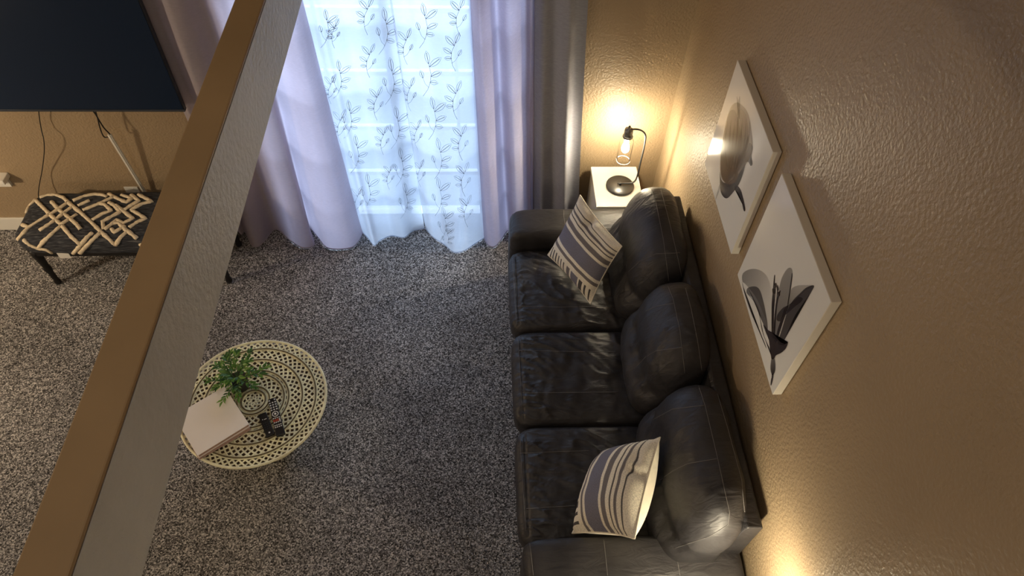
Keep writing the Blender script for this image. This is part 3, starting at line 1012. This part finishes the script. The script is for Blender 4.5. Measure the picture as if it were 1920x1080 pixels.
print_shape(pic2, c2([(540, 320), (510, 308), (470, 340), (430, 370), (390, 390), (350, 440), (345, 480), (370, 490), (390, 460), (430, 425), (480, 380), (520, 350)]), 'petal', 0.72, 0.6, A2((540, 310), (345, 480)))
print_shape(pic2, c2([(430, 370), (410, 440), (385, 520), (350, 630), (335, 650), (350, 560), (380, 470), (400, 400)]), 'petal', 0.75, 0.85, A2((430, 370), (335, 650)))
print_shape(pic2, c2([(245, 515), (290, 570), (340, 630), (385, 668), (410, 660), (430, 645), (415, 690), (380, 725), (340, 745), (325, 770), (305, 770), (302, 720), (290, 640), (262, 570)]), 'calyx', 0.9, 0.97, A2((245, 515), (320, 770)))
print_shape(pic2, c2([(308, 765), (326, 765), (334, 810), (333, 860), (320, 890), (308, 888), (298, 850), (300, 800)]), 'bud', 0.62, 0.85, A2((318, 790), (318, 890)))
print_shape(pic2, c2([(308, 885), (320, 885), (318, 920), (306, 968), (299, 965), (302, 930), (308, 905)]), 'stem', 0.85, 0.9, A2((312, 885), (300, 968)))
for st in ([(330, 150), (322, 230), (312, 350), (310, 480), (312, 600)], [(336, 225), (332, 300), (322, 420), (318, 600)], [(352, 225), (350, 290), (334, 420), (322, 600)], [(370, 265), (352, 330), (338, 440), (326, 600)]):
    l = [(x - 4, y) for x, y in st] + [(x + 4, y) for x, y in reversed(st)]
    print_shape(pic2, c2(l), 'stamen', 0.85, 0.8, A2(st[0], st[-1]))
for (x, y) in ((330, 265), (352, 245), (362, 285), (338, 220), (318, 262)):
    print_shape(pic2, c2([(x - 7, y - 14), (x + 5, y - 16), (x + 8, y + 8), (x - 3, y + 18)]), 'anther', 0.85, 0.9, A2((x, y - 14), (x, y + 18)))
# far print: a smoky tulip with a dark base
print_shape(pic1, c1([(165, 300), (200, 262), (240, 285), (268, 335), (282, 420), (286, 500), (270, 560), (245, 600), (215, 640), (195, 680), (165, 700), (130, 680), (115, 630), (116, 540), (135, 420)]), 'petal', 0.28, 0.72, A1((200, 280), (165, 690)))
print_shape(pic1, c1([(150, 340), (183, 300), (212, 350), (218, 450), (205, 570), (180, 650), (150, 690), (124, 660), (117, 600), (126, 480)]), 'petal', 0.14, 0.50, A1((180, 300), (150, 680)))
print_shape(pic1, c1([(218, 300), (252, 330), (264, 420), (252, 520), (225, 590), (200, 640), (190, 630), (212, 500), (220, 400)]), 'petal', 0.12, 0.46, A1((230, 300), (200, 640)))
print_shape(pic1, c1([(180, 420), (205, 380), (230, 430), (225, 540), (200, 620), (175, 660), (160, 620), (165, 520)]), 'petal', 0.05, 0.45, A1((205, 380), (170, 660)))
for k in range(7):
    xo = 128 + k * 20
    print_shape(pic1, c1([(xo + 22, 350 + 8 * abs(k - 3)), (xo + 26, 352 + 8 * abs(k - 3)), (xo + 14, 500), (158 + k * 7, 650), (154 + k * 7, 648), (xo + 9, 500)]), 'petal_vein', 0.10, 0.45, A1((xo + 22, 350), (160, 650)))
print_shape(pic1, c1([(272, 478), (288, 500), (281, 545), (287, 588), (276, 600), (264, 578), (245, 585), (225, 615), (210, 660), (195, 690), (180, 680), (195, 640), (222, 575), (255, 525)]), 'sepal', 0.55, 0.90, A1((280, 490), (195, 690)))
print_shape(pic1, c1([(113, 630), (120, 672), (140, 690), (170, 680), (200, 645), (226, 600), (250, 575), (236, 640), (215, 695), (182, 742), (152, 772), (128, 760), (114, 718)]), 'calyx', 0.70, 0.97, A1((220, 600), (150, 770)))
print_shape(pic1, c1([(196, 700), (220, 722), (236, 770), (248, 828), (244, 842), (237, 830), (228, 785), (210, 745), (192, 725)]), 'stem', 0.85, 0.92, A1((200, 690), (245, 840)))
print_shape(pic1, c1([(110, 700), (116, 712), (104, 750), (92, 778), (90, 770), (100, 735)]), 'stem', 0.25, 0.3, A1((112, 700), (90, 778)))
for (xa, ya, xb, yb) in ((205, 240, 212, 330), (218, 240, 216, 340), (211, 260, 205, 400)):
    print_shape(pic1, c1([(xa - 2, ya), (xa + 2, ya), (xb + 3, yb), (xb - 3, yb)]), 'stamen', 0.35, 0.3, A1((xa, ya), (xb, yb)))

# ------------------------------------------------------------------ television, cables, cord cover, outlet
tvy = 3.325
tv_c = at(348, 209, 'y', tvy)
tvx1, tvz0 = tv_c.x, tv_c.z
tv = thing('television', 'large dark wall mounted television above the patterned bench', 'television', (tvx1 - 0.73, tvy, tvz0))
MB().box((tvx1 - 1.45, tvy, tvz0), (tvx1, tvy + 0.03, tvz0 + 0.83)).build('housing', M['tv_frame'], tv, bevel=0.004)
MB().box((tvx1 - 1.442, tvy - 0.002, tvz0 + 0.016), (tvx1 - 0.008, tvy, tvz0 + 0.822)).build('screen', M['screen'], tv)
MB().box((tvx1 - 1.45, tvy - 0.004, tvz0), (tvx1, tvy - 0.0005, tvz0 + 0.014)).build('lower_trim', M['tv_edge'], tv, bevel=0.0015)
MB().box((tvx1 - 1.05, tvy + 0.03, tvz0 + 0.12), (tvx1 - 0.40, tvy + 0.06, tvz0 + 0.55)).build('rear_casing', M['tv_frame'], tv, bevel=0.01)
MB().box((tvx1 - 0.95, tvy + 0.06, tvz0 + 0.2), (tvx1 - 0.50, D, tvz0 + 0.45)).build('wall_mount', M['black_metal'], tv)

cz = [(72, 200), (74, 222), (78, 245), (82, 262), (83, 282), (81, 305), (78, 325), (74, 345), (72, 366), (76, 376)]
cb = crom([at(x, y, 'y', 3.43 + 0.02 * math.sin(i * 1.3)) for i, (x, y) in enumerate(cz)], 5)
o = MB().tube(cb, 0.0030, 6).build('power_cable', M['cable'], None, True)
tag(o, 'thin black cable hanging from the television down to the bench', 'cable')
lp = [(170, 203), (179, 214), (186, 226), (195, 240), (206, 252), (204, 256), (197, 257.5), (192, 252), (187, 238), (183, 222), (178, 205)]
lpts = crom([at(x, y, 'y', 3.405) for x, y in lp], 5)
o = MB().tube(lpts, 0.0040, 6).build('signal_cable', M['cable'], None, True)
tag(o, 'looped black cables dropping from the television into the white cover', 'cable')

cov = thing('cord_cover', 'slim white cord cover leaning from the wall outlet to the television', 'cord cover', at(276, 366, 'y', 3.475))
p0, p1 = at(205, 252, 'y', 3.405), at(280, 374, 'y', 3.465)
ax_ = (p1 - p0).normalized()
sd_ = Vector((1, 0, 0))
sd_ = (sd_ - ax_ * sd_.dot(ax_)).normalized()
fr_ = ax_.cross(sd_).normalized()
if fr_.y > 0: fr_ = -fr_
def bar(name, w, d, off, lat):
    a = p0 + fr_ * off + sd_ * lat
    poly = [a - sd_ * w - fr_ * d, a + sd_ * w - fr_ * d, a + sd_ * w + fr_ * d, a - sd_ * w + fr_ * d]
    MB().prism(poly, p1 - p0).build(name, M['white'], cov, bevel=0.0015)
bar('channel', 0.0105, 0.006, 0, 0)
bar('snap_lid', 0.0065, 0.002, 0.0085, -0.003)

ol = thing('power_outlet', 'white wall outlet just above the back of the bench', 'outlet', at(248, 362, 'y', D))
oc = at(246, 352, 'y', D)
MB().box((oc.x - 0.045, D - 0.006, oc.z - 0.07), (oc.x + 0.045, D, oc.z + 0.012)).build('cover_plate', M['white'], ol, bevel=0.002)
for dz in (-0.012, -0.046):
    MB().box((oc.x - 0.016, D - 0.008, oc.z + dz - 0.013), (oc.x + 0.016, D - 0.006, oc.z + dz + 0.013)).build('receptacle', M['white'], ol)

# ------------------------------------------------------------------ bench
BX0, BX1, BY0, BY1, BZ0, BZ1 = -2.865, -1.62, 2.945, 3.375, 0.335, 0.475
bench = thing('bench', 'low bench under the television, dark cover with cream tufted lines', 'bench', ((BX0 + BX1) / 2, (BY0 + BY1) / 2, 0))
def bench_fn(q, w):
    if q.z > 0:
        w.z += 0.015 * (1 - q.x ** 4) * (1 - q.y ** 4) + 0.012 * noise.noise((w.x * 5, w.y * 5, 0.3))
    else:
        w.z += 0.014 * noise.noise((w.x * 7, w.y * 7, 2.3))
    return w
vs, fs = superbox(((BX0 + BX1) / 2, (BY0 + BY1) / 2, (BZ0 + BZ1) / 2), ((BX1 - BX0) / 2, (BY1 - BY0) / 2, (BZ1 - BZ0) / 2), 7, (40, 20, 8), bench_fn)
mesh_obj('upholstery', vs, fs, M['heather'], bench, True)
bbvh = BVHTree.FromPolygons([tuple(v) for v in vs], fs)
TUFT = [
 [(360, 190), (500, 330), (620, 440), (720, 560), (830, 650)],
 [(410, 165), (480, 142), (560, 138), (640, 165), (720, 240), (820, 320), (930, 420), (1020, 510), (1100, 580), (1170, 645)],
 [(365, 185), (300, 250), (268, 320)],
 [(500, 340), (400, 400), (290, 470), (180, 590), (155, 630), (250, 675), (430, 740)],
 [(225, 440), (290, 465)],
 [(520, 205), (600, 290), (700, 370), (770, 430), (815, 485)],
 [(560, 395), (450, 470), (400, 500)],
 [(620, 450), (520, 540), (430, 620), (390, 672)],
 [(240, 590), (300, 640), (380, 675), (470, 690), (540, 732)],
 [(690, 215), (600, 280), (500, 345)],
 [(740, 255), (650, 320), (560, 395)],
 [(780, 335), (700, 385), (620, 440)],
 [(740, 200), (860, 150), (960, 132), (1040, 140), (1085, 158)],
 [(790, 250), (910, 195)],
 [(840, 295), (1000, 230), (1150, 160)],
 [(935, 395), (1040, 330), (1130, 300), (1060, 235), (1005, 225)],
 [(1050, 485), (1040, 410), (1130, 360), (1220, 310), (1150, 240), (1105, 215)],
 [(1060, 490), (1140, 430), (1180, 390), (1250, 425), (1350, 380), (1260, 310), (1170, 240)],
 [(1020, 520), (930, 600), (850, 680), (810, 725)],
 [(940, 520), (880, 570), (820, 640), (740, 730)],
 [(1100, 130), (1200, 180), (1280, 215), (1340, 175), (1230, 140)],
 [(1170, 645), (1220, 570), (1290, 510), (1200, 420), (1140, 430)],
 [(1290, 500), (1390, 580)],
 [(1260, 290), (1340, 240), (1410, 200), (1330, 140)],
 [(1310, 470), (1400, 410), (1480, 380), (1400, 330), (1330, 290), (1440, 230), (1540, 205), (1400, 135)],
 [(1130, 480), (1160, 520), (1270, 450)]]
def tuft_line(pts3):
    out, nr = [], []
    for p in densify(pts3, 0.012):
        d = (p - EYE).normalized()
        loc, nor, i, dist = bbvh.ray_cast(EYE, d)
        if loc is None:
            continue
        if nor.dot(d) > 0: nor = -nor
        if out and (loc - out[-1]).length > 0.06:
            continue
        out.append(loc + nor * 0.003)
        nr.append(nor)
    if len(out) > 2:
        rs = [0.0125 + 0.0022 * random.uniform(-1, 1) for _ in out]
        MB().tube(out, rs, 7, nrm=nr, flat=0.65).build('tufted_line', M['tuft'], bench, True)
xc2 = BX0 + BX1
for k, ln in enumerate(TUFT):
    p3 = [at(x / 5.4, 340 + y / 5.4, 'z', 0.47) for x, y in ln]
    tuft_line(p3)
    if max(x for x, y in ln) < 860:
        tuft_line([Vector((xc2 - p.x, p.y, p.z)) for p in p3])
for (lx, ly) in ((-2.80, 3.0), (-1.69, 3.0), (-2.80, 3.32), (-1.69, 3.32)):
    prof = [(0.016, 0.0), (0.021, 0.01), (0.021, 0.03), (0.015, 0.045), (0.018, 0.07), (0.017, 0.11), (0.024, 0.14), (0.026, 0.155), (0.020, 0.175), (0.024, 0.23), (0.030, 0.29), (0.032, 0.345)]
    MB().lathe(prof, (lx, ly, 0), 14).build('leg', M['leg_black'], bench, True)
MB().box((BX0 + 0.05, BY0 + 0.03, 0.30), (BX1 - 0.05, BY1 - 0.03, 0.345)).build('apron', M['leg_black'], bench)
tp_ = at(120, 478, 'y', 2.95)
tgm = MB().box((tp_.x - 0.035, 2.947, tp_.z - 0.028), (tp_.x + 0.035, 2.95, tp_.z + 0.02))
tgm.build('care_label', M['white'], bench)

# ------------------------------------------------------------------ woven coffee table
TC = Vector((-1.212, 1.866, 0))
TR, TZ = 0.374, 0.42
tab = thing('coffee_table', 'round cream woven drum coffee table on the grey carpet', 'table', TC)
MB().lathe([(0.0, TZ - 0.030), (TR - 0.02, TZ - 0.030), (TR - 0.012, TZ - 0.018), (0.0, TZ - 0.016)], TC, 48, cap=False).build('shade_disc', M['weave_shade'], tab, True)  # dark sheet under the strands, painted as the shade in the holes
rings = [0.062, 0.082, 0.158, 0.182, 0.252, 0.322]
for r in rings:
    MB().tube([TC + Vector((r * math.cos(a), r * math.sin(a), TZ + 0.0006)) for a in [2 * math.pi * k / 72 for k in range(72)]], 0.0034, 5, closed=True).build('ring_cord', M['ring'], tab, True)
MB().tube([TC + Vector((TR * math.cos(a), TR * math.sin(a), TZ - 0.004)) for a in [2 * math.pi * k / 96 for k in range(96)]], 0.0075, 6, closed=True).build('rim_cord', M['weave'], tab, True)
def weave_band(r0, r1, pitch, name, w=0.0047, z=TZ - 0.006):
    """two opposed sets of flat strands spiralling between two rings"""
    mb = MB()
    n = max(8, int(2 * math.pi * (r0 + r1) / 2 / pitch))
    sweep = (r1 - r0) / ((r0 + r1) / 2) * 1.05
    for dirn in (1, -1):
        for k in range(n):
            a0 = 2 * math.pi * k / n
            pts = []
            for i in range(6):
                t = i / 5
                r = r0 + (r1 - r0) * t
                a = a0 + dirn * sweep * (t - 0.5)
                zz = z + 0.0015 * math.sin(t * 20 + k) + (0.001 if dirn > 0 else 0)
                pts.append(TC + Vector((r * math.cos(a), r * math.sin(a), zz)))
            mb.tube(pts, w, 4, nrm=Vector((0, 0, 1)), flat=0.45)
    o = mb.build(name, M['weave'], tab)
    o['kind'] = 'stuff'
for (a, b) in ((0.008, 0.060), (0.064, 0.080), (0.084, 0.156), (0.160, 0.180), (0.184, 0.250), (0.254, 0.320), (0.324, 0.371)):
    weave_band(a, b, 0.0335, 'woven_strands')
for r in rings:
    for dr in (-0.0062, 0.0062):
        MB().tube([TC + Vector(((r + dr) * math.cos(a), (r + dr) * math.sin(a), TZ - 0.0035)) for a in [2 * math.pi * k / 60 for k in range(60)]], 0.0040, 5, closed=True).build('coil', M['weave'], tab, True)
# open lattice drum below
def drum_r(t):
    return 0.15 + 0.202 * t ** 1.6
def drum(dirn):
    mb = MB()
    for k in range(52):
        a0 = 2 * math.pi * k / 52
        pts = []
        for i in range(13):
            t = i / 12
            a = a0 + dirn * t * 1.1
            r = drum_r(t) + 0.002 * dirn
            pts.append(TC + Vector((r * math.cos(a), r * math.sin(a), 0.012 + t * (TZ - 0.03))))
        mb.tube(pts, 0.0042, 4)
    o = mb.build('drum_lattice', M['weave'], tab)
    o['kind'] = 'stuff'
drum(1)
drum(-1)
MB().lathe([(drum_r(i / 12) - 0.012, 0.004 + i / 12 * (TZ - 0.035)) for i in range(13)], TC, 40, cap=False).build('drum_shade_liner', M['weave_shade'], tab, True)  # dark sheet behind the lattice in place of the shaded interior
R0 = drum_r(0) + 0.004
MB().tube([TC + Vector((R0 * math.cos(a), R0 * math.sin(a), 0.008)) for a in [2 * math.pi * k / 64 for k in range(64)]], 0.008, 6, closed=True).build('foot_ring', M['weave'], tab, True)

# ------------------------------------------------------------------ on the table: books, remotes, plant
TS = TZ + 0.0035
def slab_from_px(px, z0, z1, shift=(0, 0)):
    return [at(x + shift[0], y + shift[1], 'z', z1) for x, y in px]
cor = [(340, 780), (407, 725), (469, 798), (368, 851)]
def book(label, z0, z1, shrink, rot, mats, group='stacked books on the woven table'):
    poly = [at(x, y, 'z', TS + 0.05) for x, y in cor]
    c = sum(poly, Vector()) / 4
    e1 = (poly[2] - poly[1])
    e2 = (poly[0] - poly[1])
    u = ((poly[2] - poly[1]) + (poly[3] - poly[0])).normalized()
    v = Vector((-u.y, u.x, 0))
    if v.dot(poly[0] - poly[1]) < 0: v = -v
    hu = ((poly[2] - poly[1]).length + (poly[3] - poly[0]).length) / 4
    hv = max((poly[0] - poly[1]).dot(v), (poly[3] - poly[2]).dot(v)) / 2
    ca, sa = math.cos(rot), math.sin(rot)
    u, v = u * ca + v * sa, v * ca - u * sa
    hu, hv = hu * shrink, hv * shrink
    root = thing('book', label, 'book', (c.x, c.y, z0), group)
    def plate(za, zb, k):
        q = [c + u * (a * (hu - k)) + v * (b * (hv - k)) for a, b in ((-1, -1), (1, -1), (1, 1), (-1, 1))]
        return MB().prism([Vector((p.x, p.y, za)) for p in q], (0, 0, zb - za))
    plate(z0, z0 + 0.003, 0).build('back_cover', mats[0], root)
    plate(z0 + 0.003, z1 - 0.003, 0.004).build('pages', M['pages'], root)
    plate(z1 - 0.003, z1, 0).build('front_cover', mats[0], root, bevel=0.0008)
    return root
book('mauve book underneath the white one on the woven table', TS, TS + 0.024, 1.0, 0.035, [M['book2']])
book('large blush white book topmost on the woven table', TS + 0.024, TS + 0.050, 1.0, 0.0, [M['book']])

def remote(label, pa, pb, w0, w1, h, layout):
    """pa, pb: photo ends of the remote's long axis on the table top"""
    A, B = at(*pa, 'z', TS + h), at(*pb, 'z', TS + h)
    A.z = B.z = TS
    ax = (B - A).normalized()
    L = (B - A).length
    sd = Vector((-ax.y, ax.x, 0))
    root = thing('remote_control', label, 'remote', (A + B) / 2, 'remotes on the woven table')
    n = 10
    top = []
    poly = []
    for (t, w) in ((0, w0 * .9), (0.02, w0), (0.8, w0 * .5 + w1 * .5), (0.98, w1), (1, w1 * .9)):
        poly.append(A + ax * L * t + sd * w / 2)
    for (t, w) in reversed(((0, w0 * .9), (0.02, w0), (0.8, w0 * .5 + w1 * .5), (0.98, w1), (1, w1 * .9))):
        poly.append(A + ax * L * t - sd * w / 2)
    if (poly[1] - poly[0]).cross(poly[2] - poly[1]).z < 0:
        poly.reverse()
    MB().prism(poly, (0, 0, h)).build('body', M['black_plastic'], root, bevel=0.002)
    layout(root, A, ax, sd, L, TS + h)
    return root
def key(mb, A, ax, sd, t, s, L, w, l, z):
    c = A + ax * (t * L) + sd * s
    q = [c + ax * (a * l / 2) + sd * (b * w / 2) for a, b in ((-1, -1), (1, -1), (1, 1), (-1, 1))]
    q = [Vector((p.x, p.y, z - 0.0005)) for p in q]
    if (q[1] - q[0]).cross(q[2] - q[1]).z < 0: q.reverse()
    mb.prism(q, (0, 0, 0.002))
def big_layout(root, A, ax, sd, L, z):
    mb, mr = MB(), MB()
    for t in (0.05, 0.12, 0.185, 0.25, 0.315):
        for s in (-0.0135, 0, 0.0135):
            if t == 0.05 and s == 0: continue
            key(mb, A, ax, sd, t, s, L, 0.0075, 0.0065, z)
    for t in (0.545, 0.735, 0.785, 0.66):
        for s in (-0.0145, -0.005, 0.005, 0.0145):
            key(mb, A, ax, sd, t, s, L, 0.006, 0.0048, z)
    for t in (0.59, 0.625):
        for s in (-0.0145, -0.004, 0.0055, 0.0145):
            key(mr if s < 0.01 else mb, A, ax, sd, t, s, L, 0.007, 0.0045, z)
    mb.build('keypad', M['button_w'], root)['kind'] = 'stuff'
    mr.build('red_keys', M['button_r'], root)['kind'] = 'stuff'
    c = A + ax * (0.435 * L)
    c.z = z + 0.0006
    MB().tube([c + (ax * math.cos(a) + sd * math.sin(a)) * 0.0145 for a in [2 * math.pi * k / 24 for k in range(24)]], 0.0022, 5, closed=True).build('navigation_ring', M['button_w'], root, True)
    MB().lathe([(0.006, -0.001), (0.006, 0.0014), (0.0, 0.0018)], c, 14, cap=False).build('select_button', M['button_w'], root, True)
def small_layout(root, A, ax, sd, L, z):
    mb = MB()
    for t in (0.44, 0.53, 0.62, 0.71):
        for s in (-0.011, 0, 0.011):
            key(mb, A, ax, sd, t, s, L, 0.006, 0.006, z)
    mb.build('keypad', M['button_k'], root)['kind'] = 'stuff'
    m2 = MB()
    key(m2, A, ax, sd, 0.29, 0.006, L, 0.013, 0.003, z)
    key(m2, A, ax, sd, 0.27, -0.008, L, 0.006, 0.003, z)
    m2.build('printed_bars', M['button_w'], root)['kind'] = 'stuff'
    c = A + ax * (0.88 * L)
    c.z = z
    MB().lathe([(0.0042, -0.001), (0.0042, 0.0012), (0.0, 0.0014)], c, 12, cap=False).build('round_button', M['button_w'], root, True)
remote('long black remote with white keys and a white ring', (509, 747), (526, 815), 0.040, 0.046, 0.018, big_layout)
remote('short black streaming remote beside the longer remote', (491, 775), (507, 816), 0.041, 0.043, 0.014, small_layout)

pc = at(447, 712, 'z', TS + 0.07)
pc.z = TS
plant = thing('potted_plant', 'small leafy green plant in a dark pot on the woven table', 'plant', pc)
MB().lathe([(0.036, 0.0), (0.046, 0.07), (0.049, 0.075), (0.045, 0.078), (0.042, 0.068)], pc, 24).build('pot', M['pot'], plant, True)
MB().lathe([(0.0, 0.066), (0.043, 0.066)], pc, 24, cap=False).build('soil', M['soil'], plant)
lf = bpy.data.meshes.new('leaf')
LV = [(0, 0, 0), (0.006, 0.011, 0.0012), (0, 0.011, -0.001), (-0.006, 0.011, 0.0012), (0.0068, 0.022, 0.001), (0, 0.022, -0.001), (-0.0068, 0.022, 0.001), (0.0042, 0.032, -0.002), (0, 0.032, -0.003), (-0.0042, 0.032, -0.002), (0, 0.040, -0.006)]
LF = [(0, 1, 2), (0, 2, 3), (1, 4, 5, 2), (2, 5, 6, 3), (4, 7, 8, 5), (5, 8, 9, 6), (7, 10, 8), (8, 10, 9)]
lf.from_pydata(LV, [], LF)
lf.materials.append(M['leaf'])
lf.polygons.foreach_set('use_smooth', [True] * len(lf.polygons))
rnd = random.Random(11)
nleaf = 0
for k in range(20):
    az = 2 * math.pi * k / 20 + rnd.uniform(-0.12, 0.12)
    reach = rnd.uniform(0.05, 0.10) if k % 2 else rnd.uniform(0.10, 0.155)
    hgt = rnd.uniform(0.08, 0.13) if k % 2 else rnd.uniform(-0.005, 0.07)
    d = Vector((math.cos(az), math.sin(az), 0))
    pts = [pc + Vector((0, 0, 0.066)) + d * 0.012, pc + d * reach * 0.35 + Vector((0, 0, 0.066 + hgt * 0.6)), pc + d * reach * 0.75 + Vector((0, 0, 0.066 + hgt * 0.95)), pc + d * reach + Vector((0, 0, 0.066 + hgt))]
    cp = crom(pts, 4)
    MB().tube(cp, [0.0018 - 0.0001 * i for i in range(len(cp))], 5).build('stem', M['stem'], plant, True)
    for j in range(13):
        if nleaf >= 270: break
        t = 0.30 + 0.70 * j / 12
        i = min(len(cp) - 2, int(t * (len(cp) - 1)))
        p = cp[i].lerp(cp[i + 1], t * (len(cp) - 1) - i)
        tang = (cp[i + 1] - cp[i]).normalized()
        side = tang.cross(Vector((0, 0, 1))).normalized() * (1 if j % 2 else -1)
        dirv = (tang * rnd.uniform(0.5, 1.0) + side * rnd.uniform(0.35, 0.9) + Vector((0, 0, rnd.uniform(-0.15, 0.35)))).normalized()
        if j == 12: dirv = tang
        up = Vector((rnd.uniform(-.4, .4), rnd.uniform(-.4, .4), 1))
        xa = dirv.cross(up).normalized()
        za = xa.cross(dirv)
        s = rnd.uniform(0.65, 1.0)
        o = bpy.data.objects.new('leaf', lf)
        mw = Matrix((xa * s, dirv * s, za * s)).transposed().to_4x4()
        mw.translation = p - pc
        o.matrix_local = mw
        link(o, plant)
        nleaf += 1
